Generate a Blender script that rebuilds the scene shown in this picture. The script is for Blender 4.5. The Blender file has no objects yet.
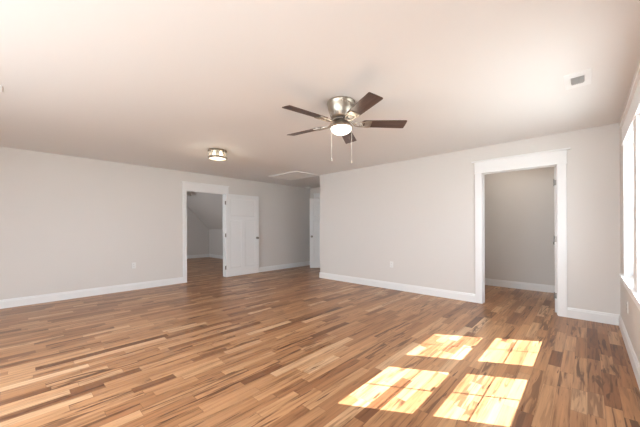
import bpy, bmesh, math, random
from mathutils import Matrix, Vector
random.seed(4)
PI = math.pi
S = bpy.context.scene
C = S.collection

# ------------------------------------------------------------------ camera
cd = bpy.data.cameras.new('camera')
cd.sensor_width = 36.0
cd.lens = 285.34 / 640 * 36.0
cd.shift_y = 13.87 / 640
cd.clip_start = 0.02
cam = bpy.data.objects.new('camera', cd)
C.objects.link(cam)
cam.matrix_world = (Matrix.Translation((0, 0, 1.1987)) @ Matrix.Rotation(0.751725, 4, 'Z')
                    @ Matrix.Rotation(PI / 2, 4, 'X') @ Matrix.Rotation(-0.00504, 4, 'Z'))
S.camera = cam

# ------------------------------------------------------------------ sky, sun, exposure
w = bpy.data.worlds.new('sky'); S.world = w; w.use_nodes = True
bg = w.node_tree.nodes['Background']
bg.inputs[0].default_value = (0.84, 0.92, 1.0, 1)
bg.inputs[1].default_value = 8.5
sd = bpy.data.lights.new('sun', 'SUN'); sd.energy = 23; sd.angle = math.radians(0.28); sd.color = (1, 0.96, 0.90)
sun = bpy.data.objects.new('sun', sd); C.objects.link(sun)
sun.rotation_euler = Vector((-1, -0.57, -1.19)).to_track_quat('-Z', 'Y').to_euler()
sun.location = (6, 4, 8)

def area_fill(name, loc, direction, sx, sy, power, col=(0.84, 0.93, 1.0)):
    l = bpy.data.lights.new(name, 'AREA'); l.shape = 'RECTANGLE'; l.size = sx; l.size_y = sy
    l.energy = power; l.color = col
    o = bpy.data.objects.new(name, l); C.objects.link(o); o.location = loc
    o.rotation_euler = Vector(direction).to_track_quat('-Z', 'Z').to_euler()
    return o
area_fill('attic_fill', (-9.0, 0.86, 1.4), (0, 1, 0), 1.4, 1.2, 34)  # no window modelled here: unseen area lamp added to light the attic room
# daylight lamp, unseen, added behind the camera to brighten the room
area_fill('back_fill', (-1.9, -2.02, 1.4), (0, 1, -0.75), 3.3, 1.3, 108)

S.view_settings.view_transform = 'Standard'
S.view_settings.look = 'None'
S.view_settings.gamma = 1
S.view_settings.exposure = 0.27
S.view_settings.use_curve_mapping = False
S.cycles.max_bounces = 10
S.cycles.diffuse_bounces = 7
S.cycles.transparent_max_bounces = 12
S.cycles.use_denoising = True
S.cycles.sample_clamp_indirect = 6
S.cycles.caustics_reflective = False
S.cycles.caustics_refractive = False

# ------------------------------------------------------------------ materials
def mat(name, col, rough=0.5, metal=0.0, spec=0.5, emit=None, estr=0):
    m = bpy.data.materials.new(name); m.use_nodes = True
    b = m.node_tree.nodes['Principled BSDF']
    b.inputs['Base Color'].default_value = (*col, 1)
    b.inputs['Roughness'].default_value = rough
    b.inputs['Metallic'].default_value = metal
    b.inputs['Specular IOR Level'].default_value = spec
    if emit:
        b.inputs['Emission Color'].default_value = (*emit, 1)
        b.inputs['Emission Strength'].default_value = estr
    return m

def paint(name, col, rough, bump=0.03, scale=90):
    m = mat(name, col, rough, spec=0.25)
    nt = m.node_tree; b = nt.nodes['Principled BSDF']
    tc = nt.nodes.new('ShaderNodeTexCoord')
    n = nt.nodes.new('ShaderNodeTexNoise'); n.inputs['Scale'].default_value = scale
    n.inputs['Detail'].default_value = 4
    bp = nt.nodes.new('ShaderNodeBump'); bp.inputs['Strength'].default_value = bump; bp.inputs['Distance'].default_value = 0.003
    nt.links.new(tc.outputs['Object'], n.inputs['Vector'])
    nt.links.new(n.outputs['Fac'], bp.inputs['Height'])
    nt.links.new(bp.outputs['Normal'], b.inputs['Normal'])
    return m

M = {}
M['wall'] = paint('wall_paint', (0.68, 0.652, 0.625), 0.75)
M['closet_wall'] = M['wall']
M['ceiling'] = paint('ceiling_paint', (0.785, 0.785, 0.785), 0.85)
M['trim'] = paint('white_trim_paint', (0.80, 0.80, 0.80), 0.35, 0.01)
M['door'] = paint('white_door_paint', (0.79, 0.795, 0.80), 0.4, 0.01)
M['nickel'] = mat('brushed_nickel', (0.44, 0.39, 0.33), 0.36, 1.0)
M['hinge'] = mat('dark_nickel', (0.27, 0.25, 0.23), 0.4, 1.0)
M['black'] = mat('dark_void', (0.02, 0.02, 0.02), 0.8)
M['vent'] = mat('vent_enamel', (0.82, 0.83, 0.84), 0.4)
M['slat'] = mat('vent_slat_enamel', (0.46, 0.46, 0.46), 0.5)
M['plastic'] = mat('white_plastic', (0.76, 0.76, 0.75), 0.35)
M['slot'] = mat('slot_dark', (0.10, 0.10, 0.10), 0.6)
M['chain'] = mat('chain_metal', (0.70, 0.66, 0.60), 0.45, 0.8)
M['globe'] = mat('lit_frosted_glass', (0.95, 0.94, 0.9), 0.3, emit=(1.0, 0.93, 0.82), estr=2.6)
M['drum'] = mat('lit_drum_glass', (0.95, 0.92, 0.85), 0.25, emit=(1.0, 0.86, 0.68), estr=.55)
M['frost'] = mat('frosted_glass_unlit', (0.75, 0.74, 0.72), 0.3)
M['bulb'] = mat('lit_bulb', (1, 1, 1), 0.4, emit=(1.0, 0.88, 0.66), estr=5)
M['hatch'] = paint('white_hatch_paint', (0.88, 0.88, 0.87), 0.5, 0.01)
M['ground'] = paint('reflector', (0.48, 0.49, 0.47), 0.9)  # neutral grey, made pale so the unseen ground bounces light to the ceiling

def glass_mat(name='window_glass'):
    m = bpy.data.materials.new(name); m.use_nodes = True; nt = m.node_tree; nt.nodes.clear()
    out = nt.nodes.new('ShaderNodeOutputMaterial'); mix = nt.nodes.new('ShaderNodeMixShader')
    t = nt.nodes.new('ShaderNodeBsdfTransparent'); g = nt.nodes.new('ShaderNodeBsdfGlossy')
    g.inputs['Roughness'].default_value = 0.02
    t.inputs[0].default_value = (0.97, 0.98, 0.98, 1)
    f = nt.nodes.new('ShaderNodeLayerWeight'); f.inputs['Blend'].default_value = 0.5   # symmetric for both faces of the pane
    p = nt.nodes.new('ShaderNodeMath'); p.operation = 'POWER'; p.inputs[1].default_value = 5.0
    q = nt.nodes.new('ShaderNodeMath'); q.operation = 'MULTIPLY_ADD'; q.inputs[1].default_value = 0.7; q.inputs[2].default_value = 0.03
    nt.links.new(f.outputs['Facing'], p.inputs[0]); nt.links.new(p.outputs[0], q.inputs[0])
    nt.links.new(q.outputs[0], mix.inputs[0]); nt.links.new(t.outputs[0], mix.inputs[1]); nt.links.new(g.outputs[0], mix.inputs[2])
    nt.links.new(mix.outputs[0], out.inputs[0]); return m
M['glass'] = glass_mat()

def clear_drum():
    m = bpy.data.materials.new('clear_seeded_glass'); m.use_nodes = True; nt = m.node_tree; nt.nodes.clear()
    out = nt.nodes.new('ShaderNodeOutputMaterial'); mix = nt.nodes.new('ShaderNodeMixShader')
    t = nt.nodes.new('ShaderNodeBsdfTransparent'); t.inputs[0].default_value = (0.95, 0.93, 0.88, 1)
    g = nt.nodes.new('ShaderNodeBsdfPrincipled'); g.inputs['Base Color'].default_value = (0.95, 0.9, 0.8, 1); g.inputs['Roughness'].default_value = 0.12
    mix.inputs[0].default_value = 0.35
    nt.links.new(t.outputs[0], mix.inputs[1]); nt.links.new(g.outputs[0], mix.inputs[2]); nt.links.new(mix.outputs[0], out.inputs[0]); return m
M['drumglass'] = clear_drum()

class NB:
    """small node-building helper"""
    def __init__(s, nt): s.nt = nt
    def put(s, sock, v):
        if isinstance(v, bpy.types.NodeSocket): s.nt.links.new(v, sock)
        else: sock.default_value = v
    def m(s, op, a, b=None, c=None):
        n = s.nt.nodes.new('ShaderNodeMath'); n.operation = op
        s.put(n.inputs[0], a)
        if b is not None: s.put(n.inputs[1], b)
        if c is not None: s.put(n.inputs[2], c)
        return n.outputs[0]
    def xyz(s, x, y, z=0.0):
        n = s.nt.nodes.new('ShaderNodeCombineXYZ')
        s.put(n.inputs[0], x); s.put(n.inputs[1], y); s.put(n.inputs[2], z); return n.outputs[0]
    def white(s, vec):
        n = s.nt.nodes.new('ShaderNodeTexWhiteNoise'); n.noise_dimensions = '3D'
        s.nt.links.new(vec, n.inputs['Vector']); return n
    def noise(s, vec, scale, detail=4, rough=0.55, dist=0.0):
        n = s.nt.nodes.new('ShaderNodeTexNoise'); s.nt.links.new(vec, n.inputs['Vector'])
        n.inputs['Scale'].default_value = scale; n.inputs['Detail'].default_value = detail
        n.inputs['Roughness'].default_value = rough; n.inputs['Distortion'].default_value = dist
        return n.outputs['Fac']
    def ramp(s, fac, stops, interp='LINEAR'):
        n = s.nt.nodes.new('ShaderNodeValToRGB'); s.put(n.inputs[0], fac); r = n.color_ramp; r.interpolation = interp
        while len(r.elements) < len(stops): r.elements.new(0.5)
        for e, (p, c) in zip(r.elements, stops): e.position = p; e.color = (*c, 1)
        return n.outputs[0]
    def mix(s, fac, a, b, mode='MIX'):
        n = s.nt.nodes.new('ShaderNodeMix'); n.data_type = 'RGBA'; n.blend_type = mode
        s.put(n.inputs[0], fac); s.put(n.inputs[6], a); s.put(n.inputs[7], b); return n.outputs[2]

def floor_mat():
    m = bpy.data.materials.new('rustic_oak_strip_floor'); m.use_nodes = True; nt = m.node_tree
    b = nt.nodes['Principled BSDF']; k = NB(nt)
    tc = nt.nodes.new('ShaderNodeTexCoord'); sp = nt.nodes.new('ShaderNodeSeparateXYZ')
    nt.links.new(tc.outputs['Object'], sp.inputs[0]); x, y = sp.outputs[0], sp.outputs[1]
    W, L = 0.083, 1.05
    xs = k.m('DIVIDE', x, W); col = k.m('FLOOR', xs); fx = k.m('FRACT', xs)
    r1 = k.white(k.xyz(col, 3.3, 1.7)).outputs['Value']
    ys = k.m('ADD', k.m('DIVIDE', y, L), k.m('MULTIPLY', r1, 17.0))
    row = k.m('FLOOR', ys); fy = k.m('FRACT', ys)
    cut = k.m('ADD', k.m('MULTIPLY', k.white(k.xyz(col, row, 9.1)).outputs['Value'], 0.5), 0.25)
    sub = k.m('GREATER_THAN', fy, cut)
    idn = k.white(k.xyz(col, row, k.m('ADD', sub, 5.0)))
    tone = idn.outputs['Value']
    idc = nt.nodes.new('ShaderNodeSeparateColor'); nt.links.new(idn.outputs['Color'], idc.inputs[0])
    tone2, tone3 = idc.outputs[1], idc.outputs[2]
    base = k.ramp(tone, [(0.0, (0.17, 0.074, 0.036)), (0.07, (0.27, 0.126, 0.060)), (0.24, (0.35, 0.174, 0.084)),
                         (0.66, (0.43, 0.228, 0.114)), (0.90, (0.50, 0.285, 0.150)), (1.0, (0.58, 0.38, 0.23))])
    # grain runs along Y; every board gets its own slice of the noise
    off = k.m('MULTIPLY', tone, 57.0)
    gv = k.xyz(k.m('MULTIPLY', x, 38.0), k.m('MULTIPLY', y, 1.6), off)
    grain = k.noise(gv, 1.0, 5, 0.6, 0.5)
    gcol = k.ramp(grain, [(0.30, (0.34, 0.27, 0.22)), (0.45, (0.90, 0.88, 0.85)), (0.70, (1.28, 1.24, 1.20))])
    c = k.mix(0.8, base, gcol, 'MULTIPLY')
    # dark heartwood figure in some boards
    hv = k.xyz(k.m('MULTIPLY', x, 18.0), k.m('MULTIPLY', y, 1.5), k.m('ADD', off, 30.0))
    heart = k.noise(hv, 1.0, 3, 0.5, 1.6)
    hm = k.ramp(heart, [(0.52, (0, 0, 0)), (0.60, (1, 1, 1))])
    gate = k.ramp(tone2, [(0.45, (0, 0, 0)), (0.80, (1, 1, 1))])
    hf = k.mix(1.0, hm, gate, 'MULTIPLY')
    hfs = nt.nodes.new('ShaderNodeSeparateColor'); nt.links.new(hf, hfs.inputs[0])
    dark = k.mix(tone3, (0.075, 0.030, 0.016, 1), (0.17, 0.078, 0.038, 1))
    c = k.mix(k.m('MULTIPLY', hfs.outputs[0], 0.85), c, dark)
    # small knots and mineral streaks
    kv = k.xyz(k.m('MULTIPLY', x, 42.0), k.m('MULTIPLY', y, 2.6), k.m('ADD', off, 11.0))
    kn = k.noise(kv, 1.0, 2, 0.5, 0.8)
    km = k.ramp(kn, [(0.665, (0, 0, 0)), (0.72, (1, 1, 1))])
    ks = nt.nodes.new('ShaderNodeSeparateColor'); nt.links.new(km, ks.inputs[0])
    c = k.mix(k.m('MULTIPLY', ks.outputs[0], 0.85), c, (0.085, 0.04, 0.025, 1))
    # seams
    ex = k.m('MINIMUM', fx, k.m('SUBTRACT', 1.0, fx))
    seamx = k.m('LESS_THAN', ex, 0.012)
    d1 = k.m('MINIMUM', fy, k.m('SUBTRACT', 1.0, fy)); d2 = k.m('ABSOLUTE', k.m('SUBTRACT', fy, cut))
    seamy = k.m('LESS_THAN', k.m('MINIMUM', d1, d2), 0.0012)
    seam = k.m('MAXIMUM', seamx, seamy)
    c = k.mix(k.m('MULTIPLY', seam, 0.55), c, (0.09, 0.045, 0.025, 1))
    nt.links.new(c, b.inputs['Base Color'])
    rr = k.m('ADD', k.m('MULTIPLY', grain, 0.12), 0.24)
    nt.links.new(rr, b.inputs['Roughness'])
    b.inputs['Specular IOR Level'].default_value = 0.24
    bp = nt.nodes.new('ShaderNodeBump'); bp.inputs['Strength'].default_value = 0.12; bp.inputs['Distance'].default_value = 0.001
    nt.links.new(k.m('SUBTRACT', grain, k.m('MULTIPLY', seam, 0.6)), bp.inputs['Height'])
    nt.links.new(bp.outputs['Normal'], b.inputs['Normal'])
    return m
M['floor'] = floor_mat()

def blade_mat():
    m = mat('walnut_blade', (0.1, 0.05, 0.035), 0.38); nt = m.node_tree; k = NB(nt); b = nt.nodes['Principled BSDF']
    tc = nt.nodes.new('ShaderNodeTexCoord'); mp = nt.nodes.new('ShaderNodeMapping')
    mp.inputs['Scale'].default_value = (3, 45, 20); nt.links.new(tc.outputs['Object'], mp.inputs[0])
    g = k.noise(mp.outputs[0], 1.0, 5, 0.6, 0.4)
    nt.links.new(k.ramp(g, [(0.3, (0.045, 0.024, 0.019)), (0.7, (0.115, 0.068, 0.054))]), b.inputs['Base Color'])
    return m
M['blade'] = blade_mat()

# ------------------------------------------------------------------ mesh helpers
def box(bm, x0, x1, y0, y1, z0, z1):
    v = [bm.verts.new(p) for p in ((x0, y0, z0), (x1, y0, z0), (x1, y1, z0), (x0, y1, z0),
                                   (x0, y0, z1), (x1, y0, z1), (x1, y1, z1), (x0, y1, z1))]
    for f in ((0, 3, 2, 1), (4, 5, 6, 7), (0, 1, 5, 4), (1, 2, 6, 5), (2, 3, 7, 6), (3, 0, 4, 7)):
        bm.faces.new([v[i] for i in f])
    return v

def lathe(bm, prof, seg=48, M_=None):
    rings = []
    for r, z in prof:
        if r < 1e-5: rings.append([bm.verts.new((0, 0, z))])
        else: rings.append([bm.verts.new((r * math.cos(2 * PI * i / seg), r * math.sin(2 * PI * i / seg), z)) for i in range(seg)])
    for a, b in zip(rings, rings[1:]):
        for i in range(seg):
            j = (i + 1) % seg
            if len(a) == 1 and len(b) == 1: continue
            if len(a) == 1: f = (a[0], b[j], b[i])
            elif len(b) == 1: f = (a[i], a[j], b[0])
            else: f = (a[i], a[j], b[j], b[i])
            bm.faces.new(f)
    if M_ is not None: bmesh.ops.transform(bm, matrix=M_, verts=[v for r in rings for v in r])
    bmesh.ops.recalc_face_normals(bm, faces=bm.faces)

def tube(bm, pts, r, seg=8, closed=False):
    pts = [Vector(p) for p in pts]; n = len(pts); rings = []
    for i, p in enumerate(pts):
        a = pts[(i - 1) % n] if (closed or i > 0) else p
        b = pts[(i + 1) % n] if (closed or i < n - 1) else p
        t = (b - a).normalized(); up = Vector((0, 0, 1)) if abs(t.z) < 0.9 else Vector((1, 0, 0))
        u = t.cross(up).normalized(); v = t.cross(u).normalized()
        rings.append([bm.verts.new(p + r * (math.cos(2 * PI * k / seg) * u + math.sin(2 * PI * k / seg) * v)) for k in range(seg)])
    for i in range(n if closed else n - 1):
        a, b = rings[i], rings[(i + 1) % n]
        for k in range(seg):
            bm.faces.new((a[k], a[(k + 1) % seg], b[(k + 1) % seg], b[k]))
    if not closed: bm.faces.new(rings[0][::-1]); bm.faces.new(rings[-1])

def obj(name, bm, m, parent=None, loc=(0, 0, 0), rot=0, smooth=False, bevel=0.0, sharp=40):
    bmesh.ops.recalc_face_normals(bm, faces=bm.faces)
    me = bpy.data.meshes.new(name); bm.to_mesh(me); bm.free()
    me.materials.append(m)
    o = bpy.data.objects.new(name, me); C.objects.link(o)
    o.location = loc; o.rotation_euler = (0, 0, rot)
    if parent: o.parent = parent
    if smooth:
        for p in me.polygons: p.use_smooth = True
        me.set_sharp_from_angle(angle=math.radians(sharp))
    if bevel:
        b = o.modifiers.new('bevel', 'BEVEL'); b.width = bevel; b.segments = 2; b.limit_method = 'ANGLE'
    return o

def NM(): return bmesh.new()

def boxes(name, lst, m, parent=None, kind='structure', bevel=0.0, label=None, loc=(0, 0, 0), rot=0):
    bm = NM()
    for b in lst: box(bm, *b)
    o = obj(name, bm, m, parent, loc=loc, rot=rot, bevel=bevel)
    if kind and not parent: o['kind'] = kind
    if label: o['label'] = label
    return o

def tag(o, label, cat, group=None):
    o['label'] = label; o['category'] = cat
    if group: o['group'] = group
    return o

def empty(name, loc, rot=0):
    o = bpy.data.objects.new(name, None); C.objects.link(o); o.location = loc; o.rotation_euler = (0, 0, rot)
    o.empty_display_size = 0.1
    return o

# ------------------------------------------------------------------ the shell
H = 2.44
XL, XR, YC = -6.443, 0.293, 4.969
YB = -2.1           # wall behind the camera
YH = 6.45           # end of the hall
T = 0.12
XO = 0.45           # outer face of the right wall

boxes('floor', [(-11.51, XO, YB - T, 8.3, -0.12, 0)], M['floor'], label='rustic oak strip floor with strongly varied brown boards')
boxes('ceiling', [(-11.51, XO, YB - T, 8.3, H, H + 0.12)], M['ceiling'], label='smooth painted off-white ceiling')
bm = NM(); box(bm, -60, 60, -60, 60, -3.3, -3.2); o = obj('ground', bm, M['ground']); o['kind'] = 'structure'; o['label'] = 'lawn outside below the windows: unseen pale ground added to bounce light up'

def wall_y(name, x0, x1, y0, y1, holes, label):      # wall running along Y (x thickness); holes = (ya, yb, za, zb)
    L = []; y = y0
    for ya, yb, za, zb in sorted(holes):
        L.append((x0, x1, y, ya, 0, H))
        if za > 0: L.append((x0, x1, ya, yb, 0, za))
        if zb < H: L.append((x0, x1, ya, yb, zb, H))
        y = yb
    L.append((x0, x1, y, y1, 0, H))
    return boxes(name, L, M['wall'], label=label)

def wall_x(name, y0, y1, x0, x1, holes, label):
    L = []; x = x0
    for xa, xb, za, zb in sorted(holes):
        L.append((x, xa, y0, y1, 0, H))
        if za > 0: L.append((xa, xb, y0, y1, 0, za))
        if zb < H: L.append((xa, xb, y0, y1, zb, H))
        x = xb
    L.append((x, x1, y0, y1, 0, H))
    return boxes(name, L, M['wall'], label=label)

LD = (2.588, 3.510, 2.025)      # left doorway: clear Y range and height
CDr = (-1.183, -0.290, 2.025)   # doorway of the facing wall: clear X range and height
HD = (-6.17, -5.46, 2.062)      # doorway at the end of the hall
J = 0.018
ZS, ZH = 0.70, 2.03             # window sill and head
WIN = [(2.36, 3.19), (3.37, 4.20)]
WIN2 = [(-1.55, -0.72), (-0.54, 0.29 - 0.12)]  # unseen twin window added near the camera, its sun adds bounce light

wall_y('wall_left', XL - T, XL, YB - T, 8.18, [(LD[0] - J, LD[1] + J, 0, LD[2] + J)], 'long greige wall with doorway on the left')
wall_x('wall_front', YC, YC + T, XL + 1.798, XR, [(CDr[0] - J, CDr[1] + J, 0, CDr[2] + J)], 'greige wall facing the camera with cased doorway')
wall_y('wall_right', XR, XO, YB - T, 8.18, [(a, b, ZS, ZH) for a, b in WIN + WIN2], 'greige wall with the sunny windows on the right')
wall_x('wall_back', YB - T, YB, XL, XR, [(-3.6, -0.2, 0.7, 2.1)], 'wall behind the viewer, with an unseen wide window added for light')
wall_y('wall_hall_right', -4.645, -4.645 + T, YC + T, YH, [], 'right side wall of the short hall')
wall_x('wall_hall_end', YH, YH + T, XL, -2.72, [(HD[0] - J, HD[1] + J, 0, HD[2] + J)], 'end wall of the short hall')
wall_x('wall_landing', 8.18, 8.30, XL, XR, [], 'wall beyond the hall door')
wall_x('wall_closet_back', 6.615, 6.735, -2.6, XR, [], 'greige back wall of the closet')
wall_y('wall_closet_left', -2.72, -2.6, YC + T, 6.70, [], 'left side wall of the closet')
# attic room beyond the left doorway
XA = -11.39
boxes('wall_attic_back', [(XA - T, XA, 0.7, 5.6, 0, H)], M['wall'], label='gable wall of the attic room')
boxes('wall_attic_left', [(XA, XL - T, 0.7, 0.82, 0, H)], M['wall'], label='left wall of the attic room')
boxes('wall_attic_right', [(XA, XL - T, 5.47, 5.59, 0, 1.15)], M['wall'], label='low knee wall of the attic room')
bm = NM()
pr = [(5.47, 1.15), (4.24, H), (4.40, H + 0.02), (5.63, 1.20)]
a = [bm.verts.new((XA, y, z)) for y, z in pr]; b = [bm.verts.new((XL - T, y, z)) for y, z in pr]
bm.faces.new(a); bm.faces.new(b[::-1])
for i in range(4): bm.faces.new((a[i], b[i], b[(i + 1) % 4], a[(i + 1) % 4]))
o = obj('ceiling_slope', bm, M['wall']); o['kind'] = 'structure'; o['label'] = 'sloping ceiling of the attic room'

# ------------------------------------------------------------------ baseboards (profiled)
def base_run(bm, p0, p1, n, h=0.132, t=0.016):
    """profile extruded from p0 to p1 on the floor; n points into the room"""
    prof = [(0, 0), (t, 0), (t, h - 0.030), (t - 0.004, h - 0.024), (t - 0.006, h - 0.008), (0.004, h), (0, h)]
    r = []
    for p in (p0, p1):
        r.append([bm.verts.new((p[0] + n[0] * a, p[1] + n[1] * a, z)) for a, z in prof])
    k = len(prof)
    for i in range(k): bm.faces.new((r[0][i], r[1][i], r[1][(i + 1) % k], r[0][(i + 1) % k]))
    bm.faces.new(r[0][::-1]); bm.faces.new(r[1])

def baseboard(name, runs, label):
    bm = NM()
    for r in runs: base_run(bm, *r)
    o = obj(name, bm, M['trim']); o['kind'] = 'structure'; o['label'] = label
CW = 0.088   # door casing width
CT = 0.019
baseboard('baseboard_left', [((XL, YB), (XL, LD[0] - CW), (1, 0)), ((XL, LD[1] + CW), (XL, YH), (1, 0))], 'white baseboard of the left wall')
baseboard('baseboard_front', [((-4.645 - 0.016, YC), (CDr[0] - 0.102, YC), (0, -1)), ((CDr[1] + 0.10, YC), (XR, YC), (0, -1))], 'white baseboard of the facing wall')
baseboard('baseboard_right', [((XR, YB), (XR, YC - 0.016), (-1, 0))], 'white baseboard of the window wall')
baseboard('baseboard_back', [((XL + .016, YB), (XR - .016, YB), (0, 1))], 'white baseboard of the rear wall')
baseboard('baseboard_hall', [((-4.645, YC), (-4.645, YH), (-1, 0)), ((XL + .016, YH), (HD[0] - CW, YH), (0, -1)), ((HD[1] + CW, YH), (-4.661, YH), (0, -1)), ], 'white baseboard of the hall')
baseboard('baseboard_closet', [((-2.6, 6.615), (XR, 6.615), (0, -1)), ((-2.6, YC + T), (-2.6, 6.6), (1, 0)), ((XR, YC + T), (XR, 6.6), (-1, 0))], 'white baseboard inside the closet')
baseboard('baseboard_attic', [((XA, 0.82), (XA, 5.454), (1, 0)), ((XA, 5.47), (XL - T, 5.47), (0, -1)), ((XA, .82), (XL - T, .82), (0, 1)),
                              ((XL - T, .84), (XL - T, LD[0] - J), (-1, 0)), ((XL - T, LD[1] + J), (XL - T, 5.45), (-1, 0))], 'white baseboard inside the attic room')

# ------------------------------------------------------------------ door casings and jambs
def casing(name, c, h, wL, wR, over, to_world, label, hh=0.175, depth=T, back=True):
    """local: u along wall, v out of the wall into the room (0 = wall face), z up. to_world maps a (u,v) box"""
    u0, u1 = c; L = []
    L += [(u0 - wL, u0 + .004 - .008, 0, CT, 0, h), (u1 + .004, u1 + wR, 0, CT, 0, h)]          # side boards
    L += [(u0 - wL - .004, u1 + wR + .004, 0, CT + .004, h, h + hh)]                           # head board
    L += [(u0 - wL - over, u1 + wR + over, 0, CT + .022, h + hh, h + hh + .022)]               # cap
    L += [(u0 - wL - .010, u1 + wR + .010, 0, CT + .009, h - .002, h + .010)]                   # bead under the head
    L += [(u0 - J, u0, -depth, .003, 0, h), (u1, u1 + J, -depth, .003, 0, h), (u0 - J, u1 + J, -depth, .003, h, h + J)]   # jamb
    L += [(u0, u0 + .010, -depth + .045, -depth + .080, 0, h), (u1 - .010, u1, -depth + .045, -depth + .080, 0, h), (u0, u1, -depth + .045, -depth + .080, h - .010, h)]  # stop
    if back:
        L += [(u0 - wL, u0 - .004, -depth - CT, -depth, 0, h + .09), (u1 + .004, u1 + wR, -depth - CT, -depth, 0, h + .09), (u0 - .004, u1 + .004, -depth - CT, -depth, h + .004, h + .09)]
    bm = NM()
    for u_0, u_1, v0, v1, z0, z1 in L:
        box(bm, *to_world(u_0, u_1, v0, v1), z0, z1)
    o = obj(name, bm, M['trim'], bevel=0.002); o['kind'] = 'structure'; o['label'] = label
    return o
# left wall: u = Y, room on +X
casing('trim_1', LD[:2], LD[2], .088, .072, .016, lambda a, b, v0, v1: (XL + v0, XL + v1, a, b), 'white casing of the left doorway')
casing('trim_2', CDr[:2], CDr[2], .102, .098, .042, lambda a, b, v0, v1: (a, b, YC - v1, YC - v0), 'white casing with capped head around the closet doorway')
casing('trim_3', HD[:2], HD[2], .088, .088, .02, lambda a, b, v0, v1: (a, b, YH - v1, YH - v0), 'white casing at the end of the hall')

# ------------------------------------------------------------------ doors
def door_leaf(name, wd, hgt, hinge_xyz, ang, label, zknob=0.93, hinge_side=-1):
    """leaf lies along +local X from the hinge edge; thickness 35 mm about y=0. hinge_side: which face carries the barrels"""
    t = 0.0175; z0 = 0.008; st = 0.115
    R = (hgt - z0)
    zr = [z0, z0 + 0.21, hgt - 0.115 - 0.42 - 0.11, hgt - 0.115 - 0.42, hgt - 0.115, hgt]     # bottom rail, lock rail, top rail
    bm = NM()
    box(bm, 0, st, -t, t, z0, hgt); box(bm, wd - st, wd, -t, t, z0, hgt)
    box(bm, st, wd - st, -t, t, zr[0], zr[1]); box(bm, st, wd - st, -t, t, zr[2], zr[3]); box(bm, st, wd - st, -t, t, zr[4], zr[5])
    mw = 0.10; cx = wd / 2
    box(bm, cx - mw / 2, cx + mw / 2, -t, t, zr[1], zr[2])
    root = obj(name, bm, M['door'], loc=hinge_xyz, rot=ang, bevel=0.003)
    root['kind'] = 'structure'; root['label'] = label
    tp = t - 0.008
    for (xa, xb, za, zb) in ((st, cx - mw / 2, zr[1], zr[2]), (cx + mw / 2, wd - st, zr[1], zr[2]), (st, wd - st, zr[3], zr[4])):
        bm = NM(); e = .012
        for s in (-1, 1):      # flat panel with a sloped sticking all round
            o4 = [bm.verts.new((x_, s * (t - .0005), z_)) for x_, z_ in ((xa, za), (xb, za), (xb, zb), (xa, zb))]
            i4 = [bm.verts.new((x_, s * tp, z_)) for x_, z_ in ((xa + e, za + e), (xb - e, za + e), (xb - e, zb - e), (xa + e, zb - e))]
            bm.faces.new(i4 if s < 0 else i4[::-1])
            for i in range(4):
                q4 = (o4[i], o4[(i + 1) % 4], i4[(i + 1) % 4], i4[i]); bm.faces.new(q4 if s < 0 else q4[::-1])
        obj('door_panel', bm, M['door'], root)
    # knob set on both faces
    for s in (-1, 1):
        bm = NM()
        prof = [(0, 0), (.030, 0), (.031, .006), (.014, .010), (.011, .028), (.018, .034), (.027, .044), (.029, .054), (.024, .064), (.012, .069), (0, .070)]
        lathe(bm, prof, 24, Matrix.Translation((wd - 0.06, s * t, zknob)) @ Matrix.Rotation(-s * PI / 2, 4, 'X'))
        k = obj('door_knob', bm, M['hinge'], root, smooth=True); k['label'] = 'dark nickel round knob'
    for z in (0.24, 1.02, 1.80):
        bm = NM(); s = hinge_side
        box(bm, -0.003, 0.0, s * t - s * .021, s * t, z - .038, z + .038)
        lathe(bm, [(0, z - .050), (.0045, z - .047), (.0055, z - .045), (.0055, z + .045), (.0045, z + .047), (0, z + .050)], 12, Matrix.Translation((-0.006, s * (t + .004), 0)))
        box(bm, -.034, 0.0, s * (t + .002), s * (t + .0045), z - .044, z + .044)
        k = obj('hinge', bm, M['hinge'], root); k['label'] = 'dark nickel butt hinge'
    return root
door_leaf('door_1', 0.94, 2.025, (XL + 0.072, 3.482, 0), PI / 2, 'white three-panel door swung fully open against the left wall', zknob=0.93, hinge_side=-1)
# closet door, swung into the closet and back behind the wall
door_leaf('door_2', 0.855, 2.02, (-0.3085, YC + T + 0.008, 0), math.radians(90), 'white closet door swung open into the closet', hinge_side=1)
door_leaf('door_3', 0.70, 2.055, (-5.465, 6.43, 0), math.atan2(5.955 - 6.43, -5.97 + 5.465), 'white door standing ajar at the end of the hall', hinge_side=1)
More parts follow.
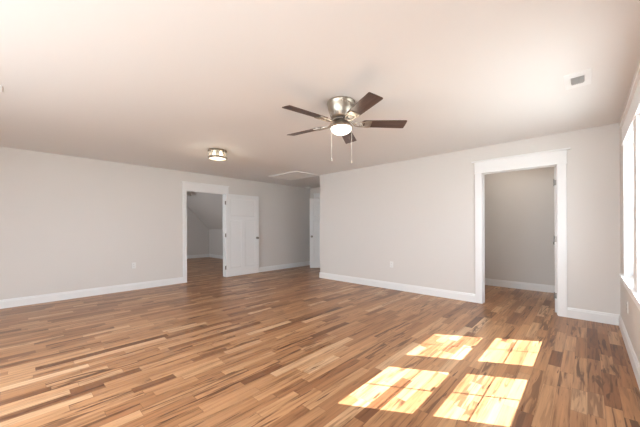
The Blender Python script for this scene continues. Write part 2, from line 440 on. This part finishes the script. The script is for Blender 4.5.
# ------------------------------------------------------------------ windows
def window(name, y0, y1, label):
    """double hung sash window in the right wall, 2x2 lights per sash"""
    x_in = XR
    bm = NM(); jt = 0.012
    box(bm, x_in, XO, y0, y0 + jt, ZS, ZH); box(bm, x_in, XO, y1 - jt, y1, ZS, ZH)
    box(bm, x_in, XO, y0, y1, ZH - jt, ZH); box(bm, .335, XO, y0, y1, ZS - .0, ZS + .020)
    box(bm, .335, .345, y0, y0 + .022, ZS, ZH); box(bm, .335, .345, y1 - .022, y1, ZS, ZH)   # stops
    root = obj(name, bm, M['trim']); root['kind'] = 'structure'; root['label'] = label
    a, b = y0 + jt, y1 - jt; st = 0.038
    for nm, xa, xb, z0, z1, rb, rt in (('lower_sash', .345, .380, ZS + .020, 1.390, .075, .040), ('upper_sash', .385, .420, 1.350, ZH - jt, .040, .034)):
        bm = NM()
        box(bm, xa, xb, a, a + st, z0, z1); box(bm, xa, xb, b - st, b, z0, z1)
        box(bm, xa, xb, a + st, b - st, z0, z0 + rb); box(bm, xa, xb, a + st, b - st, z1 - rt, z1)
        s = obj(nm, bm, M['trim'], root, bevel=.0015)
        xm = (xa + xb) / 2; bm = NM()
        box(bm, xm - .0025, xm + .0025, a + st, b - st, z0 + rb, z1 - rt)
        obj('glass_pane', bm, M['glass'], s)
        bm = NM(); ym = (a + b) / 2; zm = (z0 + rb + z1 - rt) / 2
        for (ya, yb, za, zb) in ((ym - .006, ym + .006, z0 + rb, z1 - rt), (a + st, b - st, zm - .003, zm + .003)):
            box(bm, xm - .003, xm + .003, ya, yb, za, zb)
        obj('muntin', bm, M['trim'], s)
    bm = NM(); box(bm, .332, .347, (a + b) / 2 - .03, (a + b) / 2 + .03, 1.390, 1.402); obj('sash_lock', bm, M['nickel'], root)
    return root
window('window_1', *WIN[1], 'far sunlit double-hung window unit of the right wall')
window('window_2', *WIN[0], 'near sunlit double-hung window unit of the right wall')
window('window_3', *WIN2[1], 'double-hung window unit, unseen, added beside the viewer for bounce light')
window('window_4', *WIN2[0], 'double-hung window unit, unseen, added behind the viewer for bounce light')

def window_trim(name, ya, yb, m0, m1, label):
    """interior casing of a twin window; ya/yb outermost clear edges, m0/m1 the mullion"""
    f = XR; L = []; cw = .092
    L += [(f - CT, f, ya - cw, ya - .002, ZS, ZH), (f - CT, f, yb + .002, yb + cw, ZS, ZH), (f - CT, f, m0 + .002, m1 - .002, ZS, ZH)]
    L += [(f - CT - .004, f, ya - cw - .004, yb + cw + .004, ZH, ZH + .18)]
    L += [(f - CT - .022, f, ya - cw - .035, yb + cw + .035, ZH + .18, ZH + .202)]
    L += [(f - CT - .009, f, ya - cw - .010, yb + cw + .010, ZH - .002, ZH + .010)]
    L += [(f - .046, f, ya - cw - .03, yb + cw + .03, ZS - .022, ZS)]
    L += [(f - .0005, .337, y0_, y1_, ZS, ZS + .001) for y0_, y1_ in ((ya, m0), (m1, yb))]
    L += [(f - .017, f, ya - cw, yb + cw, ZS - .115, ZS - .022)]
    return boxes(name, L, M['trim'], bevel=.002, label=label)
window_trim('trim_4', WIN[0][0], WIN[1][1], WIN[0][1], WIN[1][0], 'white casing, stool and apron of the sunlit twin window')
window_trim('trim_5', WIN2[0][0], WIN2[1][1], WIN2[0][1], WIN2[1][0], 'white casing of the added, unseen twin window beside the viewer')
# wide unseen window added in the rear wall to let light in
bm = NM()
for xa, xb in ((-3.6, -3.54), (-0.26, -0.2), (-1.95, -1.85)): box(bm, xa, xb, YB - T, YB - .02, .7, 2.1)
box(bm, -3.6, -.2, YB - T, YB - .02, .7, .76); box(bm, -3.6, -.2, YB - T, YB - .02, 2.04, 2.1); box(bm, -3.6, -.2, YB - .09, YB - .03, 1.37, 1.43)
o = obj('window_5', bm, M['trim']); o['kind'] = 'structure'; o['label'] = 'wide white framed window, unseen, added in the rear wall to let light in'
bm = NM(); box(bm, -3.55, -.25, YB - .075, YB - .07, .75, 2.05); obj('glass_pane', bm, M['glass'], o)

# ------------------------------------------------------------------ ceiling fan
FX, FY = -1.782, 2.222
fan = empty('ceiling_fan', (FX, FY, H))
tag(fan, 'flush-mounted brushed nickel ceiling fan with five dark walnut blades and lit bowl', 'ceiling fan')
bm = NM()
lathe(bm, [(0, 0), (.139, 0), (.141, -.006), (.141, -.020), (.135, -.026), (.133, -.034), (.130, -.064), (.120, -.100), (.106, -.130), (.098, -.146), (.092, -.156), (.074, -.160), (0, -.160)], 64)
hs = obj('motor_housing', bm, M['nickel'], fan, smooth=True, sharp=50)
bm = NM()
for i in range(16):
    a = 2 * PI * i / 16
    bm = NM(); tube(bm, [(.100 * math.cos(a), .100 * math.sin(a), -.143), (.112 * math.cos(a), .112 * math.sin(a), -.118)], .004, 6)
    obj('housing_slot', bm, M['hinge'], hs)
bm = NM(); lathe(bm, [(0, -.160), (.070, -.160), (.078, -.168), (.078, -.180), (.056, -.188), (0, -.188)], 48)
obj('rotor', bm, M['hinge'], fan, smooth=True)
bm = NM(); lathe(bm, [(0, -.188), (.050, -.188), (.054, -.198), (.074, -.206), (.098, -.220), (.110, -.236), (.112, -.250), (.107, -.256), (0, -.256)], 64)
obj('light_fitter', bm, M['nickel'], fan, smooth=True)
bm = NM()
pf = [(.103, -.2555)] + [(.103 * math.cos(a) ** .8, -.2555 - .061 * math.sin(a)) for a in [PI / 2 * i / 12 for i in range(1, 12)]] + [(0, -.3165)]
lathe(bm, pf, 48)
k = obj('glass_bowl', bm, M['globe'], fan, smooth=True); k['label'] = 'glowing frosted glass bowl'
BZ = 2.225 - H
def iron_mesh():
    bm = NM()
    # arm from the rotor, then an open scrolled plate under the blade
    tube(bm, [(.070, 0, .045), (.095, 0, .040), (.115, 0, .020), (.130, 0, .004), (.150, 0, 0)], .009, 8)
    for s in (-1, 1):
        pts = [(.128, s * .002, 0)]
        for i in range(1, 14):
            a = PI * i / 14
            pts.append((.128 + .074 * (1 - math.cos(a)) * 1.0, s * .040 * math.sin(a) ** .8, -.002))
        pts.append((.276, s * .004, 0))
        tube(bm, pts, .0055, 7)
        sp = []
        for i in range(15):
            a = i / 14 * 1.6 * PI; r = .020 - .011 * i / 14
            sp.append((.200 + r * math.cos(a + PI * .9) + .006, s * (.016 + r * math.sin(a + PI * .9) * .8), -.002))
        tube(bm, sp, .004, 6)
        tube(bm, [(.225, s * .036, -.001), (.262, s * .050, -.001), (.292, s * .046, -.001)], .0055, 7)
    box(bm, .236, .300, -.052, .052, -.003, .003)
    for (x, y) in ((.255, -.03), (.255, .03), (.285, 0)):
        lathe(bm, [(0, -.008), (.007, -.006), (.008, -.003), (0, -.002)], 10, Matrix.Translation((x, y, 0)))
    me = bpy.data.meshes.new('blade_iron'); bmesh.ops.recalc_face_normals(bm, faces=bm.faces); bm.to_mesh(me); bm.free(); me.materials.append(M['nickel'])
    for p in me.polygons: p.use_smooth = True
    me.set_sharp_from_angle(angle=math.radians(45)); return me
def blade_mesh():
    bm = NM(); out = []
    r0, r1 = .205, .650; w0, w1 = .058, .068
    out = [(r0 + .012, -w0 + .006), (r0 + .03, -w0)]
    out += [(r1 - .014, -w1), (r1 - .005, -w1 + .003), (r1 - .002, -w1 + .010), (r1, 0.0), (r1 - .002, w1 - .010), (r1 - .005, w1 - .003), (r1 - .014, w1)]
    out += [(r0 + .03, w0), (r0 + .012, w0 - .006), (r0, w0 - .022), (r0, -w0 + .022)]
    lo = [bm.verts.new((x, y, .0035)) for x, y in out]; hi = [bm.verts.new((x, y, .0095)) for x, y in out]
    bm.faces.new(lo[::-1]); bm.faces.new(hi); n = len(out)
    for i in range(n): bm.faces.new((lo[i], lo[(i + 1) % n], hi[(i + 1) % n], hi[i]))
    me = bpy.data.meshes.new('blade'); bmesh.ops.recalc_face_normals(bm, faces=bm.faces); bm.to_mesh(me); bm.free(); me.materials.append(M['blade']); return me
im, bmE = iron_mesh(), blade_mesh()
for q in range(5):
    th = .80 + q * 2 * PI / 5
    b_ = bpy.data.objects.new('blade', bmE); C.objects.link(b_); b_.parent = fan
    mtx = Matrix.Translation((0, 0, BZ)) @ Matrix.Rotation(th, 4, 'Z') @ Matrix.Rotation(math.radians(-12), 4, 'X')
    b_.matrix_local = mtx
    i_ = bpy.data.objects.new('blade_iron', im); C.objects.link(i_); i_.parent = fan
    i_.matrix_local = mtx.copy()
# pull chains hang at the left and right of the fitter as seen from the camera
rx, ry = math.cos(0.7517), math.sin(0.7517)
for s, ln in ((-.086, .325), (.086, .345)):
    bm = NM(); cx_, cy_ = rx * s - ry * -.035, ry * s + rx * -.035
    z = -.240; cx0 = cx_ * 1.0
    tube(bm, [(cx_ * .9, cy_ * .9, z), (cx_ * 1.12, cy_ * 1.12, z - .004), (cx_ * 1.15, cy_ * 1.15, z - .02), (cx_ * 1.15, cy_ * 1.15, z - ln)], .0010, 6)
    for i in range(int(ln / .008)):
        bmesh.ops.create_icosphere(bm, subdivisions=1, radius=.0014, matrix=Matrix.Translation((cx_ * 1.15, cy_ * 1.15, z - .02 - i * .008 * (ln - .02) / ln)))
    lathe(bm, [(0, z - ln + .004), (.003, z - ln), (.0065, z - ln - .018), (.005, z - ln - .026), (0, z - ln - .028)], 12, Matrix.Translation((cx_ * 1.15, cy_ * 1.15, 0)))
    obj('pull_chain', bm, M['chain'], fan)
pl = bpy.data.lights.new('fan_bulb', 'POINT'); pl.energy = 2; pl.shadow_soft_size = .09; pl.color = (1, .87, .7)
po = bpy.data.objects.new('fan_bulb', pl); C.objects.link(po); po.location = (FX, FY, H - .40)

# ------------------------------------------------------------------ flush-mount ceiling lights
def flush_light(loc, label, power, r=.145, lit=True):
    t = empty('ceiling_light', loc); tag(t, label, 'ceiling light'); t.scale = (1, 1, 1.18)
    bm = NM(); lathe(bm, [(0, 0), (r, 0), (r + .002, -.004), (r + .002, -.022), (r - .004, -.026), (r - .008, -.012), (0, -.012)], 48)
    obj('ceiling_pan', bm, M['nickel'], t, smooth=True)
    bm = NM(); lathe(bm, [(r - .012, -.012), (r - .010, -.012), (r - .010, -.104), (r - .012, -.104)], 48)
    k = obj('glass_drum', bm, M['drumglass'], t, smooth=True)
    bm = NM(); lathe(bm, [(r - .008, -.088), (r + .001, -.088), (r + .003, -.092), (r + .003, -.112), (r - .002, -.116), (r - .012, -.114), (r - .008, -.104), (r - .008, -.088)], 48)
    obj('lower_ring', bm, M['nickel'], t, smooth=True)
    bm = NM(); lathe(bm, [(r - .012, -.106), (r * .6, -.116), (0, -.120), (0, -.117), (r * .6, -.112), (r - .012, -.102)], 40)
    k = obj('glass_diffuser', bm, M['drum' if lit else 'frost'], t, smooth=True)
    if lit: k['label'] = 'glowing frosted glass bottom'
    for s in (-1, 1):
        bm = NM(); lathe(bm, [(0, -.012), (.016, -.012), (.016, -.030), (.024, -.045), (.028, -.062), (.022, -.080), (0, -.088)], 20, Matrix.Translation((s * .052, s * .03, 0)))
        obj('bulb', bm, M['bulb' if lit else 'frost'], t, smooth=True)
    if not lit: return
    l = bpy.data.lights.new('flush_bulb', 'POINT'); l.energy = power; l.shadow_soft_size = .10; l.color = (1, .88, .70)
    o = bpy.data.objects.new('flush_bulb', l); C.objects.link(o); o.location = (loc[0], loc[1], loc[2] - .24)
flush_light((-4.33, 2.23, H), 'round flush ceiling light with two nickel rings over the left of the room', 4)
flush_light((-9.95, 4.02, H), 'small round ceiling light seen through the left doorway', 0, r=.13, lit=False)

l = bpy.data.lights.new('closet_fill', 'POINT'); l.energy = 7.5; l.shadow_soft_size = .10; l.color = (1, .90, .78)  # unseen point lamp with no fixture, added to brighten the closet
o = bpy.data.objects.new('closet_fill', l); C.objects.link(o); o.location = (-1.0, 5.75, 2.25)

# ------------------------------------------------------------------ ceiling register, hatch, detector
def register(loc, label):
    t = empty('air_vent', loc); tag(t, label, 'air vent')
    bm = NM(); x, y, a, b = .085, .165, .043, .074
    # frame with a sloped edge around the louvre opening
    for (x0, x1, y0, y1) in ((-x, x, -y, -b), (-x, x, b, y), (-x, -a, -b, b), (a, x, -b, b)): box(bm, x0, x1, y0, y1, -.006, 0)
    obj('vent_frame', bm, M['vent'], t, bevel=.002)
    bm = NM(); box(bm, -a, a, -b, b, -.001, -.0002); obj('duct_opening', bm, M['slat'], t)
    for i in range(7):
        bm = NM(); xx = -a + .010 + i * (2 * a - .02) / 6
        box(bm, -.0008, .0008, -b, b, -.007, .007)
        o = obj('louvre', bm, M['slat'], t, loc=(xx, 0, -.0085)); o.rotation_euler = (0, math.radians(48), 0)
register((-.052, 3.262, H), 'small white ceiling register with grey louvres near the window wall')
register((-3.78, -0.235, H), 'ceiling register cut by the left edge of the frame')

t = empty('attic_hatch', (-5.125, 4.575, H)); tag(t, 'square white framed attic access hatch in the ceiling before the hall', 'attic hatch')
bm = NM(); a, b, wv = .50, .365, .055
for (x0, x1, y0, y1) in ((-a, a, -b, -b + wv), (-a, a, b - wv, b), (-a, -a + wv, -b + wv, b - wv), (a - wv, a, -b + wv, b - wv)): box(bm, x0, x1, y0, y1, -.018, 0)
obj('hatch_frame', bm, M['trim'], t, bevel=.002)
bm = NM(); box(bm, -a + wv, a - wv, -b + wv, b - wv, -.006, -.0005); obj('hatch_panel', bm, M['hatch'], t)

t = empty('smoke_detector', (-6.20, 6.10, H)); tag(t, 'small round white smoke detector on the hall ceiling', 'smoke detector')
bm = NM(); lathe(bm, [(0, 0), (.074, 0), (.076, -.006), (.076, -.014), (0, -.014)], 32); obj('base_plate', bm, M['plastic'], t, smooth=True)
bm = NM(); lathe(bm, [(0, -.014), (.068, -.014), (.067, -.034), (.056, -.048), (.026, -.052), (0, -.052)], 32); obj('cover', bm, M['hatch'], t, smooth=True)

# ------------------------------------------------------------------ outlets: local plate in XZ, facing -Y
def outlet(loc, rot, label):
    t = empty('wall_outlet', loc, rot); tag(t, label, 'outlet')
    bm = NM(); box(bm, -.035, .035, -.006, 0, -.0575, .0575); obj('cover_plate', bm, M['plastic'], t, bevel=.002)
    for z in (-.02, .02):
        bm = NM(); box(bm, -.017, .017, -.008, -.006, z - .0145, z + .0145); r = obj('receptacle', bm, M['plastic'], t, bevel=.003)
        bm = NM()
        for x in (-.006, .006): box(bm, x - .001, x + .001, -.0085, -.008, z - .002, z + .007)
        box(bm, -.002, .002, -.0085, -.008, z - .010, z - .006)
        obj('slot', bm, M['slot'], r)
outlet((XL, 1.578, .475), PI / 2, 'white electrical outlet low on the left wall beside the doorway')
outlet((-2.755, YC, .475), 0, 'white electrical outlet low on the middle of the facing wall')
outlet((XR, 4.10, .40), -PI / 2, 'white electrical outlet on the right wall below the window sill')
